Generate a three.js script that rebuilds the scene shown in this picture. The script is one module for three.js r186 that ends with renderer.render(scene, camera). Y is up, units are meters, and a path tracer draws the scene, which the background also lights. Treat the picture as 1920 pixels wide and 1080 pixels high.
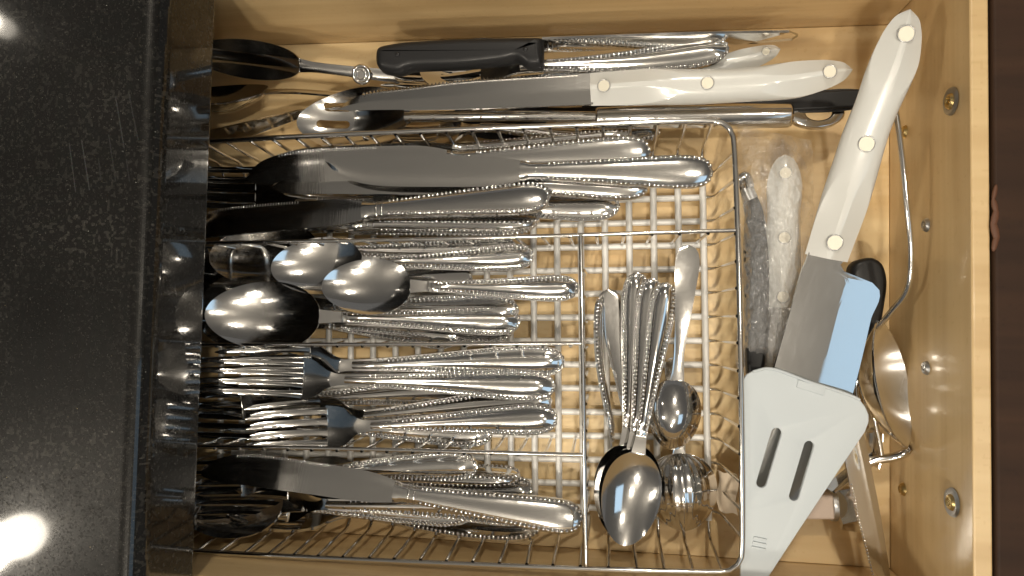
import * as THREE from 'three';
import { mergeGeometries, toCreasedNormals } from 'three/addons/utils/BufferGeometryUtils.js';
import { RoundedBoxGeometry } from 'three/addons/geometries/RoundedBoxGeometry.js';
import { RectAreaLightUniformsLib } from 'three/addons/lights/RectAreaLightUniformsLib.js';
import { Brush, Evaluator, SUBTRACTION } from 'three-bvh-csg';

// ---------------------------------------------------------------- camera
const V3 = THREE.Vector3, sin = Math.sin, cos = Math.cos, PI = Math.PI, rad = (d) => d * PI / 180;
const F = 1330, NADIR = [1140, 600], H = 0.5, YAW = rad(1.2);       // focal length in pixels of a 1920 wide frame; where straight down lands; height above the drawer floor
const down = new V3((NADIR[0] - 960) / F, -(NADIR[1] - 540) / F, -1).normalize();
const upC = down.clone().negate();
const X0 = new V3(1, 0, 0).addScaledVector(down, -down.x).normalize();
const Z0 = new V3().crossVectors(X0, upC);
const Xc = X0.clone().multiplyScalar(cos(YAW)).addScaledVector(Z0, sin(YAW));
const Zc = Z0.clone().multiplyScalar(cos(YAW)).addScaledVector(X0, -sin(YAW));
const scene = new THREE.Scene();
const camera = new THREE.PerspectiveCamera(2 * Math.atan(540 / F) * 180 / PI, 16 / 9, 0.01, 30);
camera.position.set(0, H, 0);
camera.quaternion.setFromRotationMatrix(new THREE.Matrix4().makeBasis(
  new V3(Xc.x, upC.x, Zc.x), new V3(Xc.y, upC.y, Zc.y), new V3(Xc.z, upC.z, Zc.z)));
function ray(px, py) { const r = new V3((px - 960) / F, -(py - 540) / F, -1); return new V3(r.dot(Xc), r.dot(upC), r.dot(Zc)); }
function P(px, py, h) { const r = ray(px, py), t = (h - H) / r.y; return new V3(r.x * t, h, r.z * t); }

const renderer = new THREE.WebGLRenderer({ antialias: true });
renderer.setSize(1024, 576);
renderer.toneMapping = THREE.LinearToneMapping;
renderer.toneMappingExposure = 1.05;
renderer.shadowMap.enabled = true;
RectAreaLightUniformsLib.init();
scene.background = new THREE.Color().setRGB(0.12, 0.116, 0.11);   // even fill light added in place of the unseen room

// ---------------------------------------------------------------- lamps out of view: two mirrored in the counter, the rest placed for the steel
const COUNTER_TOP = 0.158, COUNTER_LOW = 0.105, CEILING = 1.72;
const WARM = new THREE.Color().setRGB(1, 0.9, 0.75), COOL = new THREE.Color().setRGB(0.58, 0.8, 1);
function tag(o, label, category, group, kind) {
  if (label) o.userData.label = label;
  if (category) o.userData.category = category;
  if (group) o.userData.group = group;
  if (kind) o.userData.kind = kind;
  return o;
}
const used = {};
function numbered(n) { const k = used[n] = (used[n] ?? -1) + 1; return k ? n + '_' + String(k).padStart(3, '0') : n; }
function mesh(name, geo, mat, parent) {
  const m = new THREE.Mesh(geo, mat); m.name = parent === scene ? numbered(name) : name;
  m.castShadow = m.receiveShadow = true; parent.add(m); return m;
}
function group(name, label, category, grp) { const g = new THREE.Group(); g.name = numbered(name); scene.add(g); return tag(g, label, category, grp); }
const mirrored = (px, py, y) => { const p = P(px, py, COUNTER_TOP), r = ray(px, py), t = (y - COUNTER_TOP) / -r.y; return new V3(p.x + r.x * t, y, p.z + r.z * t); };
const matFitting = new THREE.MeshStandardMaterial({ color: 0xd8d4cc, roughness: 0.5 });
function downlight(at, r, colour, power, spill, glow, label) { // out-of-view lamp: a spot lights the drawer, a weak point light brightens overhead
  const g = group('out_of_view_lamp', label, 'lamp'); g.position.copy(at);
  const m = new THREE.MeshStandardMaterial({ color: 0x111111, emissive: colour, emissiveIntensity: glow });
  mesh('glass_globe', new THREE.SphereGeometry(r, 32, 20), m, g).castShadow = false;
  const st = mesh('stem', new THREE.CylinderGeometry(0.008, 0.008, CEILING - at.y - r * 0.9, 12), matFitting, g); st.position.y = (CEILING - at.y + r * 0.9) / 2;
  mesh('canopy', new THREE.CylinderGeometry(0.05, 0.06, 0.02, 24), matFitting, g).position.y = CEILING - at.y - 0.011;
  const s = new THREE.SpotLight(colour, power, 0, rad(78), 0.5, 2); s.castShadow = true; s.shadow.radius = r / 0.02; s.position.y = -2 * r - 0.004; g.add(s); s.target.position.set(0, -1, 0); g.add(s.target);
  const l = new THREE.PointLight(colour, spill, 0, 2); l.castShadow = true; l.shadow.radius = r / 0.02; g.add(l);
}
downlight(mirrored(40, 1005, 1.3), 0.05, WARM, 2.2, 0.06, 25, 'warm shaded lamp whose reflection glows in the black counter');
downlight(mirrored(8, 52, 1.4), 0.025, WARM, 0.2, 0.01, 6, 'small warm shaded lamp mirrored at the counter corner');
downlight(new V3(0.0, 1.42, 0.62), 0.045, WARM, 1.7, 0.06, 25, 'unseen warm lamp out in front of the counter, lighting the drawer');  // this and the next three: out of view, placed for light and glints
downlight(new V3(0.1, 1.42, -0.85), 0.045, WARM, 1.7, 0.06, 25, 'unseen warm lamp beyond the side board, placed for glints on the steel');
downlight(new V3(-0.25, 1.42, 1.05), 0.045, WARM, 1.7, 0.06, 25, 'unseen warm lamp far along the counter, lighting the side board');
downlight(new V3(0.45, 1.46, -0.06), 0.03, WARM, 0.9, 0.04, 40, 'small unseen warm lamp straight over the drawer, placed to light the steel');
{ // cool source out of view, placed to turn the chef blade bevel blue
  const g = group('unseen_cool_panel', 'unseen large cool panel overhead, tinting the steel blue', 'lamp');
  g.position.set(1.05, CEILING - 0.03, 0.65);
  const s = 0.74, s2 = 1.0;
  mesh('panel_frame', new RoundedBoxGeometry(s + 0.05, 0.04, s2 + 0.05, 2, 0.008), matFitting, g).position.y = 0.009;
  const m = new THREE.MeshStandardMaterial({ color: 0x111111, emissive: COOL, emissiveIntensity: 0.3 });
  mesh('diffuser', new THREE.BoxGeometry(s, 0.004, s2), m, g).position.y = -0.014;
  const l = new THREE.RectAreaLight(COOL, 0.72, s, s2); l.position.y = -0.02; l.rotation.set(-PI / 2, 0, 0); g.add(l);
}

// ---------------------------------------------------------------- procedural textures
let seed = 7;
const rnd = () => { seed = (seed * 1664525 + 1013904223) >>> 0; return seed / 4294967296; };
const R = (a, b) => a + (b - a) * rnd();
function noise2(w, h, cx, cy, seedN) { // tileable value noise
  const s0 = seed; seed = seedN; const g = Float32Array.from({ length: cx * cy }, rnd); seed = s0;
  const out = new Float32Array(w * h), sm = (t) => t * t * (3 - 2 * t);
  for (let y = 0; y < h; y++) { const fy = y / h * cy, iy = Math.floor(fy), ty = sm(fy - iy);
    for (let x = 0; x < w; x++) { const fx = x / w * cx, ix = Math.floor(fx), tx = sm(fx - ix);
      const a = g[(iy % cy) * cx + ix % cx], b = g[(iy % cy) * cx + (ix + 1) % cx], c = g[((iy + 1) % cy) * cx + ix % cx], d = g[((iy + 1) % cy) * cx + (ix + 1) % cx];
      out[y * w + x] = (a + (b - a) * tx) * (1 - ty) + (c + (d - c) * tx) * ty; } }
  return out;
}
function tex(w, h, fn, srgb, rep = 1) {
  const d = new Uint8Array(w * h * 4);
  for (let i = 0; i < w * h; i++) { const c = fn(i % w, (i / w) | 0, i); for (let k = 0; k < 3; k++) d[i * 4 + k] = Math.max(0, Math.min(255, c[k])); d[i * 4 + 3] = 255; }
  const t = new THREE.DataTexture(d, w, h); t.wrapS = t.wrapT = THREE.RepeatWrapping; t.magFilter = THREE.LinearFilter; t.minFilter = THREE.LinearMipmapLinearFilter; t.generateMipmaps = true;
  if (srgb) t.colorSpace = THREE.SRGBColorSpace;
  t.repeat.set(rep, rep); t.needsUpdate = true; return t;
}
function woodTex(base, dark, sd) {
  const w = 1024, h = 512, a = noise2(w, h, 5, 60, sd), b = noise2(w, h, 9, 200, sd + 1), c = noise2(w, h, 4, 9, sd + 2), f = noise2(w, h, 160, 256, sd + 3);
  return tex(w, h, (x, y, i) => { const k = Math.min(1, Math.max(0, 0.45 * a[i] + 0.25 * b[i] + 0.35 * c[i] - 0.12 + (f[i] > 0.9 ? 0.18 : 0)));
    return base.map((v, n) => v + (dark[n] - v) * k); }, true, 2.2);
}
const floorTex = woodTex([232, 208, 162], [204, 170, 118], 11), wallTex = woodTex([214, 187, 140], [184, 152, 106], 23), brownTex = woodTex([58, 38, 24], [36, 22, 13], 37);
const smudge = (() => { const w = 512, h = 512, a = noise2(w, h, 7, 7, 51), b = noise2(w, h, 40, 40, 52), c = noise2(w, h, 220, 220, 53);
  const line = new Float32Array(w * h);
  for (let k = 0; k < 260; k++) { let x = R(0, w), y = R(0, h), an = R(-0.5, 0.5), n = R(10, 90), s = R(0.2, 0.9); for (let j = 0; j < n; j++) { line[((y | 0) & 511) * w + ((x | 0) & 511)] = s; x += cos(an); y += sin(an); if (x < 0) x += w; if (y < 0) y += h; } }
  return tex(w, h, (x, y, i) => { const v = 90 + 90 * Math.max(0, a[i] - 0.35) + 50 * (b[i] - 0.5) + 30 * (c[i] - 0.5) + 120 * line[i]; return [v, v, v]; }, false, 14); })();
const smudgeSoft = (() => { const w = 512, h = 512, a = noise2(w, h, 5, 5, 81), b = noise2(w, h, 90, 90, 82), line = new Float32Array(w * h);
  for (let k = 0; k < 420; k++) { let x = R(0, w), y = R(0, h), an = R(-0.25, 0.25), n = R(8, 60), q = R(0.2, 0.7); for (let j = 0; j < n; j++) { line[((y | 0) & 511) * w + ((x | 0) & 511)] = q; x += cos(an); y += sin(an); if (y < 0) y += h; } }
  return tex(w, h, (x, y, i) => { const v = 112 + 26 * (a[i] - 0.5) + 16 * (b[i] - 0.5) + 90 * line[i]; return [v, v, v]; }, false, 11); })();
const grindTex = (() => { const w = 512, h = 512, a = noise2(w, h, 256, 10, 95), b = noise2(w, h, 90, 5, 96), c = noise2(w, h, 14, 14, 97); return tex(w, h, (x, y, i) => { const v = 128 + 110 * (a[i] - 0.5) + 60 * (b[i] - 0.5) + 40 * (c[i] - 0.5); return [v, v, v]; }, false, 7); })();
const graniteTex = (() => { const w = 2048, h = 2048, a = noise2(w, h, 12, 12, 61), b = noise2(w, h, 300, 300, 62), c = noise2(w, h, 700, 700, 63);
  const t = new Float32Array(w * h * 3);
  for (let i = 0; i < w * h; i++) { const m = 14 + 9 * a[i] + (b[i] > 0.7 ? 26 : 0) * a[i] + (c[i] > 0.86 ? 42 * rnd() : 0); t[i * 3] = m * 1.03; t[i * 3 + 1] = m; t[i * 3 + 2] = m * 0.94; }
  for (let k = 0; k < 16000; k++) { const x = R(0, w) | 0, y = R(0, h) | 0, s = rnd() ** 4, r = rnd() < 0.06 ? 2 : 1, gold = rnd() < 0.4; const v = 35 + 120 * s;
    for (let dy = 0; dy < r; dy++) for (let dx = 0; dx < r; dx++) { const i = ((y + dy) % h) * w + (x + dx) % w; t[i * 3] = v; t[i * 3 + 1] = v * (gold ? 0.9 : 1); t[i * 3 + 2] = v * (gold ? 0.68 : 0.96); } }
  for (const [x0, y0, x1, y1, q] of [[216, 182, 232, 278, 48], [240, 172, 258, 262, 40], [152, 262, 167, 356, 50], [129, 268, 141, 360, 46], [184, 296, 188, 338, 34], [203, 252, 216, 340, 38], [236, 298, 242, 340, 34], [140, 860, 178, 876, 26], [120, 880, 160, 900, 22]]) {   // fine scratches in the polish
    const a = P(x0, y0, COUNTER_TOP), b = P(x1, y1, COUNTER_TOP), n = 400; for (let k = 0; k < n; k++) { const f = k / n, u = (a.x + (b.x - a.x) * f) * 2.2, v = (a.z + (b.z - a.z) * f) * 2.2, X = Math.floor((u - Math.floor(u)) * w), Y = Math.floor((v - Math.floor(v)) * h);
      for (let d = 0; d < 3; d++) if (rnd() < 0.7) { const i = Y * w + (X + d) % w; for (let c2 = 0; c2 < 3; c2++) t[i * 3 + c2] = Math.max(t[i * 3 + c2], q * (0.6 + 0.6 * rnd())); } } }
  return tex(w, h, (x, y, i) => [t[i * 3], t[i * 3 + 1], t[i * 3 + 2]], true, 1); })();
const graniteRough = (() => { const w = 512, h = 512, a = noise2(w, h, 6, 6, 71), b = noise2(w, h, 200, 200, 72), c = noise2(w, h, 30, 30, 73);
  return tex(w, h, (x, y, i) => { const v = 95 + 90 * Math.max(0, a[i] - 0.4) + (b[i] > 0.7 ? 60 : 0) + 30 * c[i]; return [v, v, v]; }, false, 3); })();

// ---------------------------------------------------------------- materials
const std = (o) => new THREE.MeshStandardMaterial(o), phy = (o) => new THREE.MeshPhysicalMaterial(o);
const lin = (r, g, b) => new THREE.Color().setRGB(r, g, b);
const M = {
  floor: phy({ map: floorTex, roughness: 0.42, clearcoat: 0.35, clearcoatRoughness: 0.25 }),
  wall: phy({ map: wallTex, roughness: 0.38, clearcoat: 0.6, clearcoatRoughness: 0.16 }),
  brown: phy({ map: brownTex, roughness: 0.65, specularIntensity: 0.5 }),
  granite: phy({ map: graniteTex, roughness: 0.6, roughnessMap: graniteRough, specularIntensity: 0.12, clearcoat: 1, clearcoatRoughness: 0.05 }),
  steel: std({ color: lin(0.8, 0.79, 0.77), metalness: 1, roughness: 0.22, roughnessMap: smudge }),
  polished: std({ color: lin(0.82, 0.81, 0.79), metalness: 1, roughness: 0.24, roughnessMap: smudge, bumpMap: smudge, bumpScale: 0.000012 }),
  bladeSteel: std({ color: lin(0.72, 0.71, 0.69), metalness: 1, roughness: 0.28, roughnessMap: smudgeSoft, bumpMap: grindTex, bumpScale: 0.00003 }),
  chrome: std({ color: lin(0.74, 0.73, 0.71), metalness: 1, roughness: 0.13 }),
  floorWire: std({ color: lin(0.78, 0.77, 0.74), metalness: 0.15, roughness: 0.45 }),
  white: phy({ color: lin(0.63, 0.63, 0.6), roughness: 0.32, clearcoat: 0.8, clearcoatRoughness: 0.12 }),
  rivet: std({ color: lin(0.62, 0.59, 0.5), metalness: 1, roughness: 0.5 }),
  black: phy({ color: lin(0.011, 0.011, 0.012), roughness: 0.48, specularIntensity: 0.6, clearcoat: 0.12, clearcoatRoughness: 0.2 }),
  guard: phy({ color: lin(0.55, 0.6, 0.63), roughness: 0.45, transmission: 0.12, thickness: 0 }),
  pinkWood: std({ color: lin(0.5, 0.4, 0.33), roughness: 0.6 }),
  film: phy({ color: 0xffffff, transmission: 0.86, thickness: 0, roughness: 0.14, ior: 1.7 }),
  brass: std({ color: lin(0.6, 0.45, 0.2), metalness: 1, roughness: 0.3 }),
  zinc: std({ color: lin(0.5, 0.5, 0.5), metalness: 1, roughness: 0.35 }),
  paper: std({ color: lin(0.6, 0.5, 0.38), roughness: 0.8 }),
  ceiling: std({ color: lin(0.62, 0.6, 0.57), roughness: 0.9 }),
  chip: std({ color: lin(0.1, 0.038, 0.016), roughness: 0.6 }),
};

// ---------------------------------------------------------------- geometry helpers
const creased = (g, a) => toCreasedNormals(g.scale(1e4, 1e4, 1e4), a).scale(1e-4, 1e-4, 1e-4);   // it joins corners on a grid of 0.01, so work in tenths of a millimetre
function uvBox(geo, s = 1) { // uv in metres by facing
  const p = geo.attributes.position, n = geo.attributes.normal, uv = new Float32Array(p.count * 2);
  for (let i = 0; i < p.count; i++) { const ax = Math.abs(n.getX(i)), ay = Math.abs(n.getY(i)), az = Math.abs(n.getZ(i));
    const [u, v] = ay >= ax && ay >= az ? [p.getX(i), p.getZ(i)] : az >= ax ? [p.getX(i), p.getY(i)] : [p.getZ(i), p.getY(i)];
    uv[i * 2] = u * s; uv[i * 2 + 1] = v * s; }
  geo.setAttribute('uv', new THREE.BufferAttribute(uv, 2)); return geo;
}
const boxAt = (x0, x1, y0, y1, z0, z1, r = 0.0012) => uvBox(new RoundedBoxGeometry(x1 - x0, y1 - y0, z1 - z0, 2, r).translate((x0 + x1) / 2, (y0 + y1) / 2, (z0 + z1) / 2));
// a thin solid over a length: half width W(t), side shift C(t), centre height E(t), top(t,v) and thickness(t,v); returned as pieces cut at the values in cuts
function sheet({ L, nt = 48, nv = 10, ts, W, C = () => 0, E = () => 0, top = () => 0, thick = () => 0.0015, cuts = [], crease = 40 }) {
  const T = ts ?? Array.from({ length: nt + 1 }, (_, i) => i / nt), n = T.length, pos = [], m = nv + 1, cut = [];
  const A = [], B = [];
  for (const t of T) for (let j = 0; j <= nv; j++) { const v = -cos(j / nv * PI), z = C(t) + v * W(t), y = E(t) + top(t, v); A.push([t * L, y, z]); B.push([t * L, y - thick(t, v), z]); }
  const tri = (a, b, c, t) => { pos.push(...a, ...b, ...c); cut.push(t); };
  const quad = (a, b, c, d, t) => { tri(a, b, c, t); tri(a, c, d, t); };
  for (let i = 0; i < n - 1; i++) { const t = (T[i] + T[i + 1]) / 2, k = i * m;
    for (let j = 0; j < nv; j++) { quad(A[k + j], A[k + j + 1], A[k + m + j + 1], A[k + m + j], t); quad(B[k + j], B[k + m + j], B[k + m + j + 1], B[k + j + 1], t); }
    quad(A[k], A[k + m], B[k + m], B[k], t); quad(A[k + nv], B[k + nv], B[k + m + nv], A[k + m + nv], t); }
  for (let j = 0; j < nv; j++) { quad(A[j], B[j], B[j + 1], A[j + 1], 0); const k = (n - 1) * m; quad(A[k + j], A[k + j + 1], B[k + j + 1], B[k + j], 1); }
  let g = new THREE.BufferGeometry(); g.setAttribute('position', new THREE.Float32BufferAttribute(pos, 3));
  g.computeVertexNormals(); g = creased(g, rad(crease));
  const p = g.attributes.position.array, nn = g.attributes.normal.array, edges = [0, ...cuts, 1.0001], out = edges.slice(1).map(() => ({ p: [], n: [], u: [] }));
  cut.forEach((t, q) => { let e = 0; while (t > edges[e + 1]) e++; const o = out[e];
    for (let k = q * 9; k < q * 9 + 9; k++) { o.p.push(p[k]); o.n.push(nn[k]); } for (let k = 0; k < 3; k++) o.u.push(p[q * 9 + k * 3], p[q * 9 + k * 3 + 2]); });
  return out.map((o) => { const b = new THREE.BufferGeometry(); b.setAttribute('position', new THREE.Float32BufferAttribute(o.p, 3)); b.setAttribute('normal', new THREE.Float32BufferAttribute(o.n, 3)); b.setAttribute('uv', new THREE.Float32BufferAttribute(o.u, 2)); return b; });
}
const lerp = (a, b, t) => a + (b - a) * t, clamp = (x, a = 0, b = 1) => Math.min(b, Math.max(a, x)), ss = (a, b, x) => { const t = clamp((x - a) / (b - a)); return t * t * (3 - 2 * t); };
function curve(pts) { // smooth interpolation through [t, value] (monotone-ish cosine/hermite)
  return (t) => { if (t <= pts[0][0]) return pts[0][1]; const n = pts.length; if (t >= pts[n - 1][0]) return pts[n - 1][1];
    let i = 0; while (t > pts[i + 1][0]) i++;
    const [t0, a] = pts[i], [t1, b] = pts[i + 1], h = t1 - t0, s = (k) => k <= 0 || k >= n - 1 ? 0 : (pts[k + 1][1] - pts[k - 1][1]) / (pts[k + 1][0] - pts[k - 1][0]);
    const m0 = i ? s(i) : (b - a) / h, m1 = i + 1 < n - 1 ? s(i + 1) : (b - a) / h, u = (t - t0) / h, u2 = u * u, u3 = u2 * u;
    return (2 * u3 - 3 * u2 + 1) * a + (u3 - 2 * u2 + u) * h * m0 + (3 * u2 - 2 * u3) * b + (u3 - u2) * h * m1; };
}
function spline(pts) { // natural cubic through [t, value]: no jumps in curvature, so that mirrors stay smooth
  const n = pts.length, x = pts.map((p) => p[0]), y = pts.map((p) => p[1]), m = new Array(n).fill(0), c = new Array(n).fill(0), d = new Array(n).fill(0);
  for (let i = 1; i < n - 1; i++) { const h0 = x[i] - x[i - 1], h1 = x[i + 1] - x[i], b = 2 * (h0 + h1) - h0 * c[i - 1]; c[i] = h1 / b; d[i] = (6 * ((y[i + 1] - y[i]) / h1 - (y[i] - y[i - 1]) / h0) - h0 * d[i - 1]) / b; }
  for (let i = n - 2; i > 0; i--) m[i] = d[i] - c[i] * m[i + 1];
  return (t) => { t = clamp(t, x[0], x[n - 1]); let i = 0; while (i < n - 2 && t > x[i + 1]) i++; const h = x[i + 1] - x[i], a = (x[i + 1] - t) / h, b = (t - x[i]) / h;
    return a * y[i] + b * y[i + 1] + ((a ** 3 - a) * m[i] + (b ** 3 - b) * m[i + 1]) * h * h / 6; };
}
const stations = (n, dense0 = true, dense1 = true) => Array.from({ length: n + 1 }, (_, i) => { const u = i / n; return dense0 && dense1 ? (1 - cos(u * PI)) / 2 : dense0 ? 1 - cos(u * PI / 2) : u; });
const tube = (pts, r, seg = 40, rs = 8, closed = false) => new THREE.TubeGeometry(new THREE.CatmullRomCurve3(pts, closed, 'centripetal'), seg, r, rs, closed);
const beadUnit = new THREE.SphereGeometry(1, 6, 4).toNonIndexed(); beadUnit.computeVertexNormals();
const beadGeo = new THREE.SphereGeometry(1, 7, 5);
function beads(L, W, yTop, t0, t1, inset, r, step) { // along both edges and round the end of a handle whose end is at t = 0
  const path = []; // outline from t1 at +z round the end to t1 at -z
  const N = 240, at = (t) => [t * L, Math.max(0, W(t) - inset)];
  for (let i = N; i >= 0; i--) { const t = t0 + (t1 - t0) * (i / N) ** 2; const [x, z] = at(t); path.push([Math.max(x, inset), z, t]); }
  for (let i = 0; i <= N; i++) { const t = t0 + (t1 - t0) * (i / N) ** 2; const [x, z] = at(t); path.push([Math.max(x, inset), -z, t]); }
  const out = []; let acc = step;
  for (let i = 1; i < path.length; i++) { const [x0, z0] = path[i - 1], [x1, z1, t] = path[i], d = Math.hypot(x1 - x0, z1 - z0); acc += d;
    if (acc >= step) { acc -= step; if (acc > step) acc = 0; const k = clamp(W(t) / (2.2 * inset), 0.6, 1); out.push(beadGeo.clone().scale(r * k * 0.92, r, r * k).translate(x1, yTop(t), z1)); } }
  return out;
}
const merge = (a) => mergeGeometries(a.map((g) => { const b = g.index ? g.toNonIndexed() : g.clone(); for (const k of Object.keys(b.attributes)) if (!['position', 'normal', 'uv'].includes(k)) b.deleteAttribute(k); return b; }));

// place a thing built along +x (its end at 0, its head at L) between two points of the photograph, each with its height
const upY = new V3(0, 1, 0), report = [];
function lay(o, L, tail, head, roll = 0) {
  const a = P(...tail), b = P(...head), x = b.clone().sub(a), len = x.length(); x.normalize();
  const z = new V3().crossVectors(x, upY).normalize(), y = new V3().crossVectors(z, x);
  o.quaternion.setFromRotationMatrix(new THREE.Matrix4().makeBasis(x, y, z)).multiply(new THREE.Quaternion().setFromAxisAngle(new V3(1, 0, 0), rad(roll)));
  o.position.copy(a); o.scale.setScalar(len / L); report.push(o.name + ' ' + (len / L).toFixed(2)); return o;
}

// ================================================================ the setting
mesh('ceiling', new THREE.CylinderGeometry(3.2, 3.2, 0.05, 96).translate(0.2, CEILING + 0.026, 0), M.ceiling, scene).userData = { kind: 'structure', label: 'unseen plain ceiling disc mirrored by the steel' };  // out of view; made round so that the bowls mirror no corners
const Z_TOP = P(1560, 50, 0).z, Z_LOW = P(1300, 1042, 0).z, X_R = P(1668, 540, 0).x, X_L = -0.42, WALL = 0.1;
const X_EDGE = P(385, 540, COUNTER_LOW).x;
{ // black granite counter with an eased edge
  const s = new THREE.Shape(), x1 = X_EDGE, r = 0.011;
  s.moveTo(-0.9, COUNTER_LOW); s.lineTo(x1 - 0.003, COUNTER_LOW); s.quadraticCurveTo(x1, COUNTER_LOW, x1, COUNTER_LOW + 0.003); s.lineTo(x1, COUNTER_TOP - r);
  s.absarc(x1 - r, COUNTER_TOP - r, r, 0, PI / 2, false); s.lineTo(-0.9, COUNTER_TOP); s.closePath();
  const g = uvBox(new THREE.ExtrudeGeometry(s, { depth: 1.3, bevelEnabled: false, curveSegments: 10 }).translate(0, 0, -0.65), 2.2);
  tag(mesh('granite_counter', g, M.granite, scene), 'polished black speckled granite counter with rounded edge', 'counter');
}
{ // the drawer
  const d = group('drawer', 'open pale wooden kitchen drawer full of cutlery', 'drawer');
  mesh('floor_board', boxAt(X_L, X_R, -0.008, 0, Z_TOP, Z_LOW, 0.0005), M.floor, d);
  mesh('side_board', boxAt(X_L, X_R, -0.014, WALL - 0.004, Z_TOP - 0.014, Z_TOP - 0.0002), M.wall, d);
  mesh('side_board', boxAt(X_L, X_R, -0.014, WALL - 0.004, Z_LOW + 0.0002, Z_LOW + 0.014), M.wall, d);
  mesh('back_board', boxAt(X_L - 0.014, X_L - 0.0002, -0.014, WALL - 0.004, Z_TOP - 0.014, Z_LOW + 0.014), M.wall, d);
  const xi = X_R + 0.0002, x2 = P(1858, 540, 0.107).x;
  mesh('inner_front_board', boxAt(xi, x2, -0.014, 0.107, Z_TOP - 0.03, Z_LOW + 0.03), M.wall, d);
  const fr = mesh('front_panel', boxAt(x2 + 0.0006, x2 + 0.024, -0.05, 0.109, Z_TOP - 0.06, Z_LOW + 0.06, 0.002), M.brown, d); tag(fr, 'dark brown stained drawer front with a chipped edge');
  // chipped spot on the edge of the front panel
  const chip = [[347, 375, 4], [372, 400, 6], [392, 425, 8], [412, 452, 9], [440, 470, 6]].map(([y0, y1, w], i) => { const a = P(1858, y0, 0.109), b = P(1858, y1, 0.109); return new THREE.SphereGeometry(1, 10, 6).scale(w * 0.00016 + 0.0006, 0.0009, (b.z - a.z) * 0.6).rotateY(0.2 * (i % 2 ? 1 : -1)).translate(x2 + 0.0012, 0.1088, (a.z + b.z) / 2); });
  mesh('chipped_varnish', merge(chip), M.chip, d);
  // screws in the inner board
  const screwHead = merge([new THREE.LatheGeometry([[0.0016, 0.0012], [0.0024, 0.0022], [0.0034, 0.0017], [0.0042, 0]].map(([a, b]) => new THREE.Vector2(a, b)), 20), new THREE.CylinderGeometry(0.0018, 0.0018, 0.0006, 16).translate(0, 0.0009, 0), new THREE.BoxGeometry(0.0034, 0.0008, 0.0007).translate(0, 0.0014, 0), new THREE.BoxGeometry(0.0007, 0.0008, 0.0034).translate(0, 0.0014, 0)]);
  const washer = new THREE.LatheGeometry([[0.0028, 0.0004], [0.0062, 0.0012], [0.0068, 0]].map(([a, b]) => new THREE.Vector2(a, b)), 24);
  for (const [px, py, kind] of [[1786, 190, 2], [1788, 942, 2], [1738, 422, 1], [1738, 690, 1], [1697, 247, 0], [1694, 917, 0]]) {
    const r = ray(px, py), t = xi / r.x, at = new V3(xi - 0.0001, H + r.y * t, r.z * t), mat = [M.brass, M.zinc, M.brass][kind];
    const s = mesh('screw', screwHead, mat, d); s.position.copy(at); s.rotation.z = PI / 2; s.rotation.x = px * 0.37; if (kind === 2) { s.position.x -= 0.0004; s.scale.setScalar(1.15); mesh('washer', washer, M.zinc, s); }
  }
}

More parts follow.
